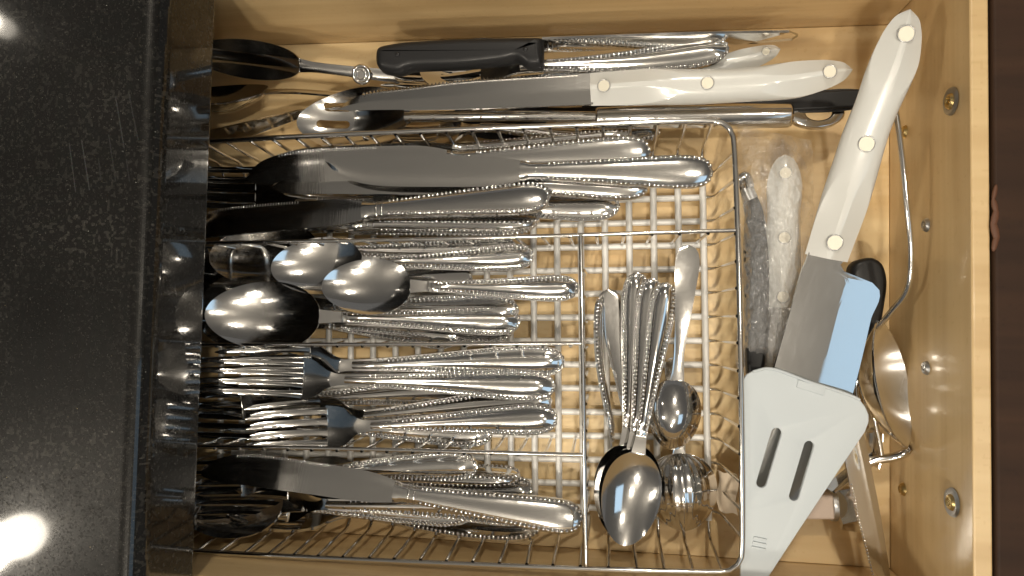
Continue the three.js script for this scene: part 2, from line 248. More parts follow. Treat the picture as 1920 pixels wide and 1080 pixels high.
// ================================================================ the wire basket
const RIM = 0.062, MESHY = 0.007;
const basket = group('wire_basket', 'chrome wire cutlery basket with five compartments', 'basket');
const bTR = P(1375, 226, RIM), bBR = P(1392, 1074, RIM);
const bz = bBR.clone().sub(bTR), bW = bz.length(); bz.normalize(); const bx = new V3().crossVectors(upY, bz);       // bx towards the drawer front
const bL = 0.365;
basket.position.copy(bTR).setY(0); basket.quaternion.setFromRotationMatrix(new THREE.Matrix4().makeBasis(bx, upY, bz));
const inB = (px, py, h) => { const q = P(px, py, h).sub(basket.position); return [q.dot(bx), q.dot(bz)]; };
{
  const wire = (name, pts, r, mat = M.chrome, seg) => mesh(name, tube(pts.map((p) => new V3(...p)), r, seg ?? 24, 8), mat, basket);
  const c = 0.012, ins = 0.004, rim = [];
  const corner = (x, z, a0) => { for (let k = 0; k <= 4; k++) { const a = a0 + k / 4 * PI / 2; rim.push(new V3(x + c * cos(a), RIM, z + c * sin(a))); } };
  corner(-c, c, -PI / 2); corner(-c, bW - c, 0); corner(-bL + c, bW - c, PI / 2); corner(-bL + c, c, PI);
  mesh('rim', tube(rim, 0.0017, 220, 10, true), M.chrome, basket);
  const zr = [inB(1000, 442, RIM)[1], inB(700, 646, RIM)[1], inB(700, 843, RIM)[1]], xd = inB(1093, 640, RIM)[0];
  const j = () => R(-0.0004, 0.0004);
  wire('divider_rail', [[-bL, RIM, zr[0]], [-bL / 2, RIM - 0.0008, zr[0] + 0.0006], [0, RIM, zr[0] - 0.0006]], 0.0013, M.chrome, 40);
  wire('divider_rail', [[-bL, RIM, zr[1]], [(xd - bL) / 2, RIM - 0.001, zr[1]], [xd, RIM, zr[1] - 0.0006]], 0.0013, M.chrome, 40);
  wire('divider_rail', [[-bL, RIM, zr[2]], [(xd - bL) / 2, RIM - 0.001, zr[2]], [xd, RIM, zr[2] + 0.0008]], 0.0013, M.chrome, 40);
  wire('divider_rail', [[xd - 0.0008, RIM + 0.0005, zr[0]], [xd, RIM, (zr[0] + bW) / 2], [xd + 0.0006, RIM, bW]], 0.0014, M.chrome, 40);
  const pitch = 0.0166, nx = Math.floor((bL - 0.012) / pitch), nz = Math.round((bW - 2 * ins) / pitch), pz = (bW - 2 * ins) / nz;
  // ribs of the two long sides, bent into the floor
  for (let i = 0; i <= nx; i++) { const x = -0.0115 - i * pitch;
    for (const [z, s] of [[0, 1], [bW, -1]]) wire('rib', [[x + j(), RIM + 0.0005, z], [x + j(), RIM * 0.5, z + s * ins * 0.6], [x, MESHY + 0.006, z + s * ins], [x, MESHY + 0.0012, z + s * (ins + 0.004)], [x, MESHY, z + s * (ins + 0.012)]], 0.00115, M.chrome, 14);
    wire('floor_wire', [[x, MESHY, ins + 0.011], [x, MESHY, bW / 2], [x, MESHY, bW - ins - 0.011]], 0.0023, M.floorWire, 4); }
  for (let i = 1; i < nz; i++) { const z = ins + i * pz;
    for (const [x, s] of [[0, -1], [-bL, 1]]) wire('rib', [[x, RIM + 0.0005, z + j()], [x + s * ins * 0.6, RIM * 0.5, z], [x + s * ins, MESHY + 0.004, z], [x + s * (ins + 0.003), MESHY - 0.0018, z], [x + s * (ins + 0.01), MESHY - 0.0026, z]], 0.00115, M.chrome, 14);
    wire('floor_wire', [[-ins - 0.009, MESHY - 0.0026, z], [-bL / 2, MESHY - 0.0026, z], [-bL + ins + 0.009, MESHY - 0.0026, z]], 0.0023, M.floorWire, 4); }
  // ribs of the dividers
  for (const [z, x1] of [[zr[0], 0], [zr[1], xd], [zr[2], xd]]) for (let i = 0; i <= nx; i++) { const x = -0.0115 - i * pitch - 0.005; if (x > x1 - 0.004) continue;
    wire('divider_rib', [[x + j(), RIM + 0.001, z + 0.001], [x, RIM / 2, z + 0.0008 + j()], [x, MESHY + 0.001, z + j()]], 0.00105, M.chrome, 8); }
  for (let i = 1; i < nz; i++) { const z = ins + i * pz + 0.004; if (z < zr[0] + 0.006) continue;
    wire('divider_rib', [[xd + 0.0012, RIM + 0.0008, z], [xd + 0.0016, RIM / 2, z + j()], [xd + 0.001, MESHY, z]], 0.00105, M.chrome, 8); }
}

// ================================================================ cutlery kinds
const panel = (v) => 0.003 * Math.max(0, 1 - (v / 0.7) ** 2);
function handleBits(L, W, yTop, tEnd, inset = 0.0015, r = 0.00132, step = 0.0027) {
  const b = beads(L, W, yTop, 0.0, tEnd, inset, r, step);
  for (const k of [0.003, 0.006]) { const t = tEnd + k / L, w = W(t); b.push(new THREE.CapsuleGeometry(0.0006, w * 1.7, 3, 8).rotateX(PI / 2).translate(t * L, yTop(t) + 0.0001, 0)); }
  return merge(b);
}
function makeSpoon({ L, bowl, width, plain = false, hw = 0.0095, depth = 0.009, shell = false, bead = 'beaded_edge' }) {
  const tb = 1 - bowl / L, hn = 0.0034;
  const Wh = curve(plain ? [[0, 0], [0.012, hw * 0.55], [0.04, hw * 0.86], [0.09, hw], [0.2, hw * 0.86], [tb * 0.75, hn], [tb * 0.93, hn * 0.95], [tb, hn * 1.25]] : [[0, 0], [0.01, hw * 0.5], [0.03, hw * 0.8], [0.07, hw * 0.98], [0.12, hw], [tb * 0.7, hn * 1.35], [tb * 0.9, hn], [tb, hn * 1.3]]);
  const tc = (tb + 1) / 2, th = (1 - tb) / 2, X = (t) => (t - tc) / th, neck = Wh(tb);
  const We = (t) => { const q = X(t); return width / 2 * Math.sqrt(Math.max(0, 1 - q * q)) * (1 - 0.13 * q); };
  const W = (t) => t <= tb ? Math.max(0.0002, Wh(t)) : Math.max(0.0003, Math.hypot(We(t), neck * (1 - ss(0, 0.45, (t - tb) / (1 - tb)))));
  const E = spline([[0, 0.0035], [tb * 0.35, 0.001], [tb * 0.7, 0.0045], [tb * 0.93, 0.007], [tb + 0.06, 0.0066], [tc, 0.006], [1, 0.0062]]);
  const top = (t, v) => { const a = v * v; let y = 0; if (t < tb) y += plain ? 0.0009 * (1 - a) : panel(v) * ss(0, 0.05, t) * (1 - ss(tb * 0.8, tb * 0.9, t));
    const q = X(t), z = v * W(t) / (width / 2); if (t > tb) { y = -depth * (1 - q * q - z * z / (1 - 0.13 * q) ** 2); if (shell) y += 0.0008 * Math.abs(sin(v * 12)) * Math.min(1, 3 * (1 - q * q)); } return y; };
  const thick = (t, v) => t < tb ? 0.0019 - 0.0006 * v * v : lerp(0.0019, 0.0011, ss(tb, tb + 0.08, t));
  const [h, b] = sheet({ L, ts: [...stations(34).map((t) => t * tb), ...stations(shell ? 40 : 34).slice(1).map((t) => tb + t * (1 - tb))], nv: shell ? 44 : 16, W, E, top, thick, cuts: [tb - 0.02], crease: 55 });
  return { L, parts: [['handle', h, plain ? [] : [[bead, handleBits(L, Wh, (t) => E(t) + 0.0006, tb * 0.84)]]], ['bowl', b, []]] };
}
function makeFork({ L, tine = 0.27, width = 0.026 }) {
  const th = 0.6, tr = 1 - tine, hw = 0.0098, hn = 0.0036;
  const Wh = curve([[0, 0], [0.01, hw * 0.5], [0.03, hw * 0.8], [0.07, hw * 0.98], [0.12, hw], [0.44, hn * 1.35], [0.56, hn], [0.62, hn], [0.655, width * 0.22], [0.69, width * 0.42], [tr, width * 0.5]]);
  const W = (t) => Math.max(0.0002, Wh(t));
  const E = spline([[0, 0.0035], [0.22, 0.001], [0.45, 0.005], [0.6, 0.0078], [0.7, 0.0052], [0.8, 0.0024], [0.9, 0.003], [1, 0.0085]]);
  const top = (t, v) => t < 0.6 ? panel(v) * ss(0, 0.05, t) : -0.0015 * ss(0.58, 0.74, t) * (1 - v * v);
  const [h, head] = sheet({ L, ts: [...stations(34).map((t) => t * 0.6), ...stations(16).slice(1).map((t) => 0.6 + t * (tr - 0.6))], nv: 12, W, E, top, thick: (t, v) => 0.0019, cuts: [th], crease: 55 });
  const tines = [];
  for (let k = 0; k < 4; k++) { const v0 = -0.75 + k * 0.5, z0 = v0 * width / 2;
    const Wt = curve([[0, width * 0.1], [0.12, width * 0.083], [0.85, width * 0.062], [0.97, width * 0.045], [1, 0.0004]]);
    tines.push(sheet({ L: L * tine, nt: 16, nv: 6, W: Wt, C: (u) => z0 * (1 - 0.06 * u), E: (u) => E(tr + u * tine) - 0.0012 * (1 - v0 * v0) * (1 - u), top: (u, v) => 0.0004 * (1 - v * v), thick: () => 0.0019, crease: 50 })[0].translate(L * tr - 0.0008, 0, 0)); }
  return { L, parts: [['handle', h, [['beaded_edge', handleBits(L, Wh, (t) => E(t) + 0.0006, 0.5)]]], ['head', head, []], ...tines.map((t) => ['tine', t, []])] };
}
function makeKnife({ L }) {
  const tb = 0.47, hw = 0.0102;
  const Wh = curve([[0, 0], [0.012, hw * 0.62], [0.03, hw * 0.88], [0.06, hw], [0.12, hw * 0.98], [0.3, hw * 0.72], [0.42, hw * 0.55], [0.46, hw * 0.55], [0.47, hw * 0.62], [0.5, hw * 0.66]]);
  const Wb = curve([[tb, 0.0058], [0.5, 0.0074], [0.56, 0.0092], [0.7, 0.0096], [0.86, 0.0096], [0.94, 0.0078], [0.98, 0.0045], [1, 0.0005]]);
  const Cb = curve([[tb, 0], [0.56, 0.0006], [0.86, 0.0002], [0.95, -0.0022], [1, -0.0052]]);
  const rn = curve([[0, 0.0012], [0.02, 0.003], [0.08, 0.0042], [0.3, 0.0044], [0.44, 0.0042], [0.5, 0.004]]);
  const [h] = sheet({ L, ts: stations(40).map((t) => t * 0.48), nv: 12, W: (t) => Math.max(0.0002, Wh(t)), E: () => 0, top: (t, v) => rn(t) * Math.sqrt(Math.max(0, 1 - Math.abs(v) ** 2.4)), thick: (t, v) => 2 * rn(t) * Math.sqrt(Math.max(0, 1 - Math.abs(v) ** 2.4)) + 0.0004, crease: 55 });
  const t0 = tb + 0.006, sc = (t) => t0 + t * (1 - t0);
  const [b] = sheet({ L: L * (1 - t0), ts: stations(30, false, false).map((u) => Math.sin(u * PI / 2)), nv: 12, W: (u) => Wb(sc(u)), C: (u) => Cb(sc(u)), top: (u, v) => 0.0008 * (1 - ss(0.1, 1, v) * 0.85), thick: (u, v) => 0.0016 * (1 - ss(0.1, 1, v) * 0.85), crease: 30 });
  b.translate(L * t0, 0, 0);
  const teeth = []; for (let i = 0; i < 34; i++) { const t = 0.66 + i * 0.0075; teeth.push(new THREE.CylinderGeometry(0.0003, 0.0003, 0.0018, 5).rotateX(PI / 2).translate(t * L, 0.0003, Cb(t) + Wb(t) - 0.0007)); }
  return { L, parts: [['handle', h, [['beaded_edge', merge([...beads(L, Wh, (t) => rn(t) * 0.62, 0, 0.41, 0.0016, 0.0014, 0.0028), ...beads(L, Wh, (t) => -rn(t) * 0.62, 0, 0.41, 0.0016, 0.0014, 0.0028),
    ...[0.425, 0.44].map((t) => new THREE.TorusGeometry(1, 0.11, 6, 20).rotateY(PI / 2).scale(0.006, rn(t) * 1.02, Wh(t) * 1.02).translate(t * L, 0, 0))])]]], ['blade', b, [['serration', merge(teeth)]]]] };
}
const KIND = {
  tablespoon: makeSpoon({ L: 0.2, bowl: 0.072, width: 0.043, depth: 0.0078 }), teaspoon: makeSpoon({ L: 0.167, bowl: 0.058, width: 0.0365, hw: 0.0088, depth: 0.0066 }),
  plain: makeSpoon({ L: 0.135, bowl: 0.046, width: 0.0345, plain: true, hw: 0.0078, depth: 0.0105 }), plain_long: makeSpoon({ L: 0.165, bowl: 0.055, width: 0.034, plain: true, hw: 0.009, depth: 0.0078 }),
  dinner_fork: makeFork({ L: 0.216 }), salad_fork: makeFork({ L: 0.193, width: 0.027, tine: 0.245 }), knife: makeKnife({ L: 0.243 }),
};
const NAMES = { tablespoon: ['tablespoon', 'spoon'], teaspoon: ['teaspoon', 'spoon'], plain: ['plain_spoon', 'spoon'], plain_long: ['plain_spoon', 'spoon'], dinner_fork: ['dinner_fork', 'fork'], salad_fork: ['salad_fork', 'fork'], knife: ['table_knife', 'knife'] };
const first = {};
function cutlery(kind, tail, head, roll, label, grp) {
  const k = KIND[kind], [name, cat] = NAMES[kind]; let o;
  if (first[kind]) { o = first[kind].clone(); o.name = numbered(name); o.userData = {}; scene.add(o); tag(o, label, cat, grp); }
  else { o = first[kind] = group(name, label, cat, grp);
    for (const [n, g, subs] of k.parts) { const m = mesh(n, g, n === 'blade' ? M.bladeSteel : kind.startsWith('plain') || n === 'bowl' ? M.polished : M.steel, o); for (const [sn, sg] of subs) mesh(sn, sg, n === 'blade' ? M.bladeSteel : M.steel, m); } }
  return lay(o, k.L, tail, head, roll);
}
const GK = 'table knives in the top compartment', GS = 'spoons in the second compartment', GF = 'forks in the third compartment', GM = 'mixed cutlery in the fourth compartment', GT = 'small spoons in the cross compartment';
// --- knives
cutlery('knife', [1338, 323, 0.05], [611, 318, 0.052], 176, 'table knife on top of the knife pile with wide bright beaded handle', GK);
cutlery('knife', [1218, 346, 0.039], [511, 336, 0.043], 4, 'table knife under the topmost knife, its tip pointing past it', GK);
cutlery('knife', [1222, 286, 0.047], [460, 318, 0.044], -10, 'table knife beside the basket rim with its tip furthest along the pile', GK);
cutlery('knife', [1195, 268, 0.03], [500, 300, 0.036], -62, 'table knife standing on edge against the basket rim', GK);
cutlery('knife', [1032, 368, 0.05], [330, 424, 0.046], 16, 'dark reflecting table knife leaning toward the first divider', GK);
cutlery('knife', [1012, 412, 0.036], [322, 424, 0.032], 58, 'table knife on edge along the first divider', GK);
cutlery('knife', [1000, 424, 0.022], [318, 432, 0.02], 70, 'lowest table knife on edge below the first divider', GK);
cutlery('dinner_fork', [1163, 388, 0.028], [540, 380, 0.024], 6, 'dinner fork under the knives with its broad handle end showing', GK);
cutlery('dinner_fork', [960, 352, 0.022], [345, 346, 0.026], 0, 'dinner fork with dark tines under the knife tips', GK);
cutlery('salad_fork', [905, 398, 0.018], [345, 374, 0.03], 0, 'small fork with dark tines half under the counter', GK);
// --- spoons
cutlery('tablespoon', [976, 603, 0.026], [391, 590, 0.06], 4, 'large tablespoon with big bowl beside the second divider', GS);
cutlery('teaspoon', [1085, 541, 0.038], [608, 540, 0.056], 8, 'teaspoon on top of the spoon pile', GS);
cutlery('teaspoon', [1001, 481, 0.026], [514, 506, 0.05], 6, 'teaspoon below the topmost spoon, beside the first divider', GS);
cutlery('tablespoon', [968, 466, 0.022], [400, 486, 0.042], 14, 'tablespoon tilted against the first divider', GS);
cutlery('plain_long', [888, 522, 0.026], [430, 530, 0.022], 0, 'smooth plain spoon with dark bowl under the teaspoons', GS);
cutlery('tablespoon', [975, 582, 0.026], [392, 562, 0.024], -6, 'tablespoon lying under the large tablespoon', GS);
cutlery('tablespoon', [965, 618, 0.02], [386, 600, 0.016], 4, 'bottom tablespoon of the nested spoon stack', GS);
cutlery('teaspoon', [862, 632, 0.018], [400, 580, 0.016], 0, 'teaspoon at the bottom with beaded end at second divider', GS);
cutlery('tablespoon', [860, 470, 0.018], [330, 520, 0.018], -12, 'dark tablespoon half under the counter edge', GS);
// --- forks
cutlery('dinner_fork', [1060, 676, 0.036], [414, 684, 0.052], -6, 'dinner fork along the second divider, its handle longest', GF);
cutlery('dinner_fork', [1042, 724, 0.036], [398, 704, 0.058], 4, 'topmost dinner fork with bright tines', GF);
cutlery('dinner_fork', [1032, 700, 0.028], [371, 702, 0.044], 0, 'dinner fork nested under the topmost dinner fork', GF);
cutlery('salad_fork', [1046, 784, 0.038], [478, 805, 0.052], 4, 'small fork lying on top with four clear tines', GF);
cutlery('salad_fork', [1036, 750, 0.032], [470, 790, 0.038], -4, 'small fork under the clear tined fork', GF);
cutlery('dinner_fork', [894, 733, 0.026], [300, 752, 0.03], -14, 'dark dinner fork between the two fork stacks', GF);
cutlery('dinner_fork', [926, 812, 0.02], [330, 786, 0.03], 10, 'dark dinner fork along the third divider', GF);
cutlery('salad_fork', [918, 798, 0.015], [372, 812, 0.022], 24, 'dark small fork at the bottom of the fork pile', GF);
// --- mixed
cutlery('knife', [1094, 974, 0.036], [378, 868, 0.044], 12, 'dark table knife with wide blade lying across the mixed cutlery', GM);
cutlery('dinner_fork', [898, 870, 0.03], [300, 898, 0.026], -10, 'dinner fork with short beaded end along the third divider', GM);
cutlery('knife', [976, 892, 0.02], [280, 890, 0.02], 80, 'table knife on edge beside the third divider', GM);
cutlery('tablespoon', [890, 962, 0.022], [346, 952, 0.028], 34, 'tablespoon with dark bowl tilted on its side', GM);
cutlery('salad_fork', [1015, 1000, 0.018], [440, 968, 0.02], 68, 'fork on edge along the lower basket side', GM);
cutlery('dinner_fork', [1010, 956, 0.028], [380, 930, 0.026], 0, 'dinner fork with beaded handle under the dark knife', GM);
cutlery('teaspoon', [1000, 920, 0.016], [520, 912, 0.016], 30, 'teaspoon at the bottom of the mixed cutlery', GM);
// --- small spoons
cutlery('plain_long', [1140, 542, 0.02], [1206, 980, 0.02], 0, 'smooth plain teaspoon under the beaded teaspoons', GT);
cutlery('teaspoon', [1194, 511, 0.026], [1160, 1004, 0.024], -6, 'beaded teaspoon at the bottom of the small spoon stack', GT);
cutlery('teaspoon', [1222, 522, 0.032], [1166, 1010, 0.031], -4, 'beaded teaspoon in the middle of the small spoon stack', GT);
cutlery('teaspoon', [1250, 530, 0.038], [1167, 1017, 0.038], 0, 'beaded teaspoon with bright bowl on top of its stack', GT);
cutlery('teaspoon', [1114, 560, 0.03], [1142, 1010, 0.014], -78, 'slim teaspoon on edge along the cross divider', GT);
cutlery('plain', [1292, 459, 0.05], [1259, 847, 0.04], 180, 'plain small spoon lying face down', GT);
{ // scalloped shell spoon, face down
  const k = makeSpoon({ L: 0.118, bowl: 0.052, width: 0.047, plain: true, hw: 0.006, depth: 0.013, shell: true });
  const o = group('shell_spoon', 'scalloped sugar spoon lying face down under the plain small spoon', 'spoon', GT);
  for (const [n, g] of k.parts) mesh(n, g, M.polished, o);
  lay(o, k.L, [1262, 670, 0.026], [1285, 1000, 0.024], 180);
}

// ================================================================ kitchen tools beside the basket
function prism(pts, th, bevel = 0) { // polygon of photograph points [px, py, h] as a plate of thickness th; pts may differ in height
  const v = pts.map((p) => P(...p)), tri = THREE.ShapeUtils.triangulateShape(v.map((p) => new THREE.Vector2(p.x, p.z)), []), pos = [];
  const up = new V3(); { const a = v[0], b = v[(v.length / 3) | 0], c = v[(2 * v.length / 3) | 0]; up.crossVectors(b.clone().sub(a), c.clone().sub(a)).normalize(); if (up.y < 0) up.negate(); }
  const lo = v.map((p) => p.clone().addScaledVector(up, -th)), push = (...q) => q.forEach((p) => pos.push(p.x, p.y, p.z));
  const area = THREE.ShapeUtils.area(v.map((p) => new THREE.Vector2(p.x, p.z)));
  for (const [a, b, c] of tri) { if (area > 0) { push(v[c], v[b], v[a]); push(lo[a], lo[b], lo[c]); } else { push(v[a], v[b], v[c]); push(lo[c], lo[b], lo[a]); } }
  v.forEach((p, i) => { const k = (i + 1) % v.length; if (area > 0) push(p, v[k], lo[k], p, lo[k], lo[i]); else push(v[k], p, lo[i], v[k], lo[i], lo[k]); });
  const g = new THREE.BufferGeometry(); g.setAttribute('position', new THREE.Float32BufferAttribute(pos, 3)); g.computeVertexNormals(); return uvBox(g);
}
const smoothPts = (pts, n) => { const c = new THREE.CatmullRomCurve3(pts.map((p) => new V3(...p)), true, 'catmullrom', 0.4); return c.getPoints(n).slice(0, -1).map((p) => [p.x, p.y, p.z]); };
function plateShape(px, h, th, bevel, holes = []) { // flat bevelled plate from a traced outline, at its own place and height
  const o = P(px[0][0], px[0][1], h), q = ([x, y]) => { const p = P(x, y, h); return new THREE.Vector2(p.x - o.x, -(p.z - o.z)); };
  const s = new THREE.Shape(px.map(q)); for (const hp of holes) s.holes.push(new THREE.Path(hp.map(q)));
  const g = new THREE.ExtrudeGeometry(s, { depth: th, bevelEnabled: bevel > 0, bevelThickness: bevel, bevelSize: bevel * 0.8, bevelOffset: -bevel * 0.8, bevelSegments: 4, curveSegments: 6 }).rotateX(-PI / 2).translate(o.x, h - th - bevel, o.z);
  return uvBox(creased(g, rad(35)));
}
// white pearl-handled kitchen knives
function whiteHandle(L, hf, k) { // t = 0 end of handle, hf the bolster; k scales the width
  const W0 = curve([[0, 0.0004], [0.012 / 0.477 * hf, 0.0046], [0.026 / 0.477 * hf, 0.0068], [0.05 / 0.477 * hf, 0.0089], [0.1 / 0.477 * hf, 0.0108], [0.184 / 0.477 * hf, 0.01], [0.2775 / 0.477 * hf, 0.0105], [0.36 / 0.477 * hf, 0.011], [hf, 0.0102]]);
  const T0 = curve([[0, 0.0008], [0.02, 0.0042], [0.1 * hf, 0.0062], [0.35 * hf, 0.0078], [0.7 * hf, 0.0088], [hf * 0.94, 0.0072], [hf, 0.0064]]);
  return { W: (t) => W0(t) * k, T: (t, v) => { const x = t / hf, dome = T0(t) * Math.pow(Math.max(0, 1 - Math.abs(v) ** 2.6), 0.5);
    const sx = 0.2 + 0.9 * ss(0.52, 0.92, x) + 0.9 * (1 - ss(0.1, 0.46, x)), facet = T0(t) * (1.12 - sx * Math.abs(v));
    return Math.max(0.0001, Math.min(dome, facet)); } };
}
function whiteKnife({ name, label, cat = 'knife', L, hf, k = 1, C, Wb, Cb, grind = 0.1, teeth = false, edge = 1, rivets, grp, grindZ }) {
  const o = group(name, label, cat, grp), hd = whiteHandle(L, hf, k);
  const [hg] = sheet({ L, ts: stations(60).map((t) => t * hf), nv: 44, W: (t) => Math.max(0.0003, hd.W(t)), C, top: hd.T, thick: (t, v) => 2 * hd.T(t, v), crease: 14 });
  const handle = mesh('handle', hg, M.white, o);
  for (const r of rivets) { const t = r * hf; const c = mesh('rivet', new THREE.CylinderGeometry(0.0036 * k, 0.0036 * k, 0.0012, 24), M.rivet, handle); c.position.set(t * L, hd.T(t, 0) - 0.0002, C(t)); mesh('rivet_ring', new THREE.TorusGeometry(0.0037 * k, 0.0003, 6, 28).rotateX(PI / 2).translate(0, 0.00062, 0), M.zinc, handle).position.copy(c.position); }
  const t0 = hf - 0.004, sc = (u) => t0 + u * (1 - t0);
  const drop = (u, v) => grindZ ? Math.max(0, edge * (Cb(sc(u)) + v * Wb(sc(u))) - grindZ) * 0.07 : v * edge > grind ? (v * edge - grind) / (1 - grind) * 0.0014 : 0;
  const [bg] = sheet({ L: L * (1 - t0), ts: Array.from({ length: 61 }, (_, i) => i < 48 ? i / 48 * 0.85 : 0.85 + 0.15 * sin((i - 48) / 12 * PI / 2)), nv: grindZ ? 64 : 20, W: (u) => Wb(sc(u)), C: (u) => Cb(sc(u)),
    top: (u, v) => 0.0014 - drop(u, v), thick: (u, v) => Math.max(0.0002, 0.0028 - 1.8 * drop(u, v)), crease: 2 });
  const blade = mesh('blade', bg.translate(L * t0, 0, 0), M.bladeSteel, o);
  if (teeth) { const g = []; for (let i = 0; i < 58; i++) { const t = sc(0.06 + i * 0.0145); g.push(new THREE.ConeGeometry(0.0016, 0.0022, 4).rotateX(PI / 2 * edge).translate(t * L, 0.0001, Cb(t) + edge * (Wb(t) + 0.0004))); } mesh('serration', merge(g), M.bladeSteel, blade); }
  return o;
}
const px3 = 1 / 2995;
const bread = { name: 'serrated_kitchen_knife', L: 0.321, hf: 0.477, C: curve([[0, 0], [0.049, -5 * px3], [0.1, -10 * px3], [0.184, -12 * px3], [0.2775, -9 * px3], [0.36, -3 * px3], [0.477, 1.5 * px3]]), rivets: [0.092, 0.545, 0.945],
  Wb: curve([[0.46, 29.5 * px3], [0.725, 26.8 * px3], [0.85, 21 * px3], [0.93, 17 * px3], [0.975, 10 * px3], [1, 0.6 * px3]]), Cb: curve([[0.46, 1.5 * px3], [0.725, 8.8 * px3], [0.85, 10 * px3], [0.93, 11 * px3], [0.975, 6 * px3], [1, 0]]), grind: -0.05, teeth: true, edge: 1 };
lay(whiteKnife({ ...bread, label: 'long serrated knife with pearl white handle lying on the utensils' }), bread.L, [1598, 131, 0.064], [632, 206, 0.052], -4);
lay(whiteKnife({ ...bread, label: 'second white handled knife half hidden behind the long serrated knife' }), bread.L, [1463, 92, 0.046], [850, 222, 0.032], 0);
{
  const px2 = 1 / 3080, L = 0.348, hf = 0.429, q = 882 / 1022;
  const C = curve([[0, 0], [0.093 * q, 2.5 * px2], [0.161 * q, 9 * px2], [0.24 * q, 18 * px2], [0.32 * q, 21 * px2], [0.4 * q, 24 * px2], [0.497 * q, 29 * px2]]);
  const Wb = curve([[0.42, 34 * px2], [0.444, 34 * px2], [0.459, 70 * px2], [0.52, 73 * px2], [0.65, 77 * px2], [0.78, 78 * px2], [0.88, 66 * px2], [0.95, 42 * px2], [0.985, 18 * px2], [1, 1 * px2]]), Cb = curve([[0.42, 29 * px2], [0.444, 30 * px2], [0.459, -3 * px2], [0.52, -5 * px2], [0.65, -6 * px2], [0.78, -2 * px2], [0.88, 8 * px2], [0.95, 16 * px2], [1, 24 * px2]]);
  const o = whiteKnife({ name: 'chef_knife', label: 'broad chef knife with pearl white handle propped against the drawer front', L, hf, k: 1.24, C, Wb, Cb, grindZ: 0.005, edge: -1, rivets: [0.1, 0.53, 0.93] });
  lay(o, L, [1706, 18, 0.096], [1430, 1040, 0.036], 0);
}
{ // white blade guard with two slots
  const o = group('blade_guard', 'frosted white plastic guard with two long slots', 'guard'), h = 0.06;
  const slot = ([x0, y0], [x1, y1], r) => { const a = Math.atan2(y1 - y0, x1 - x0), p = []; for (let i = 0; i <= 8; i++) { const b = a + PI / 2 - i / 8 * PI; p.push([x1 + r * cos(b), y1 + r * sin(b)]); } for (let i = 0; i <= 8; i++) { const b = a - PI / 2 - i / 8 * PI; p.push([x0 + r * cos(b), y0 + r * sin(b)]); } return p; };
  const out = [[1394, 712], [1400, 702], [1412, 696], [1432, 690], [1442, 690], [1520, 716], [1596, 741], [1612, 749], [1622, 762], [1629, 778], [1629, 792], [1622, 810], [1580, 872], [1500, 992], [1432, 1096], [1420, 1108], [1404, 1112], [1392, 1108], [1388, 1096], [1390, 960], [1393, 800]];
  const body = mesh('guard_plate', plateShape(out, h, 0.0014, 0.0006, [slot([1456, 812], [1428, 905], 9.5), slot([1517, 836], [1489, 930], 9)]), M.guard, o);
  mesh('clip_tab', plateShape([[1497, 712], [1548, 727], [1544, 742], [1494, 726]], h + 0.0009, 0.0006, 0.0003), M.guard, o);
  for (let k = 0; k < 3; k++) mesh('grip_ridge', plateShape([[1414 - k * 2, 1006 + k * 9], [1438 - k, 1011 + k * 9], [1438 - k, 1015 + k * 9], [1413 - k * 2, 1010 + k * 9]], h + 0.0008, 0.0004, 0.0003), M.guard, o);
  mesh('rolled_edge', tube([[1412, 697, h], [1442, 691, h], [1520, 717, h], [1596, 742, h], [1612, 750, h]].map((p) => P(...p)), 0.0009, 30, 8), M.guard, o);
}
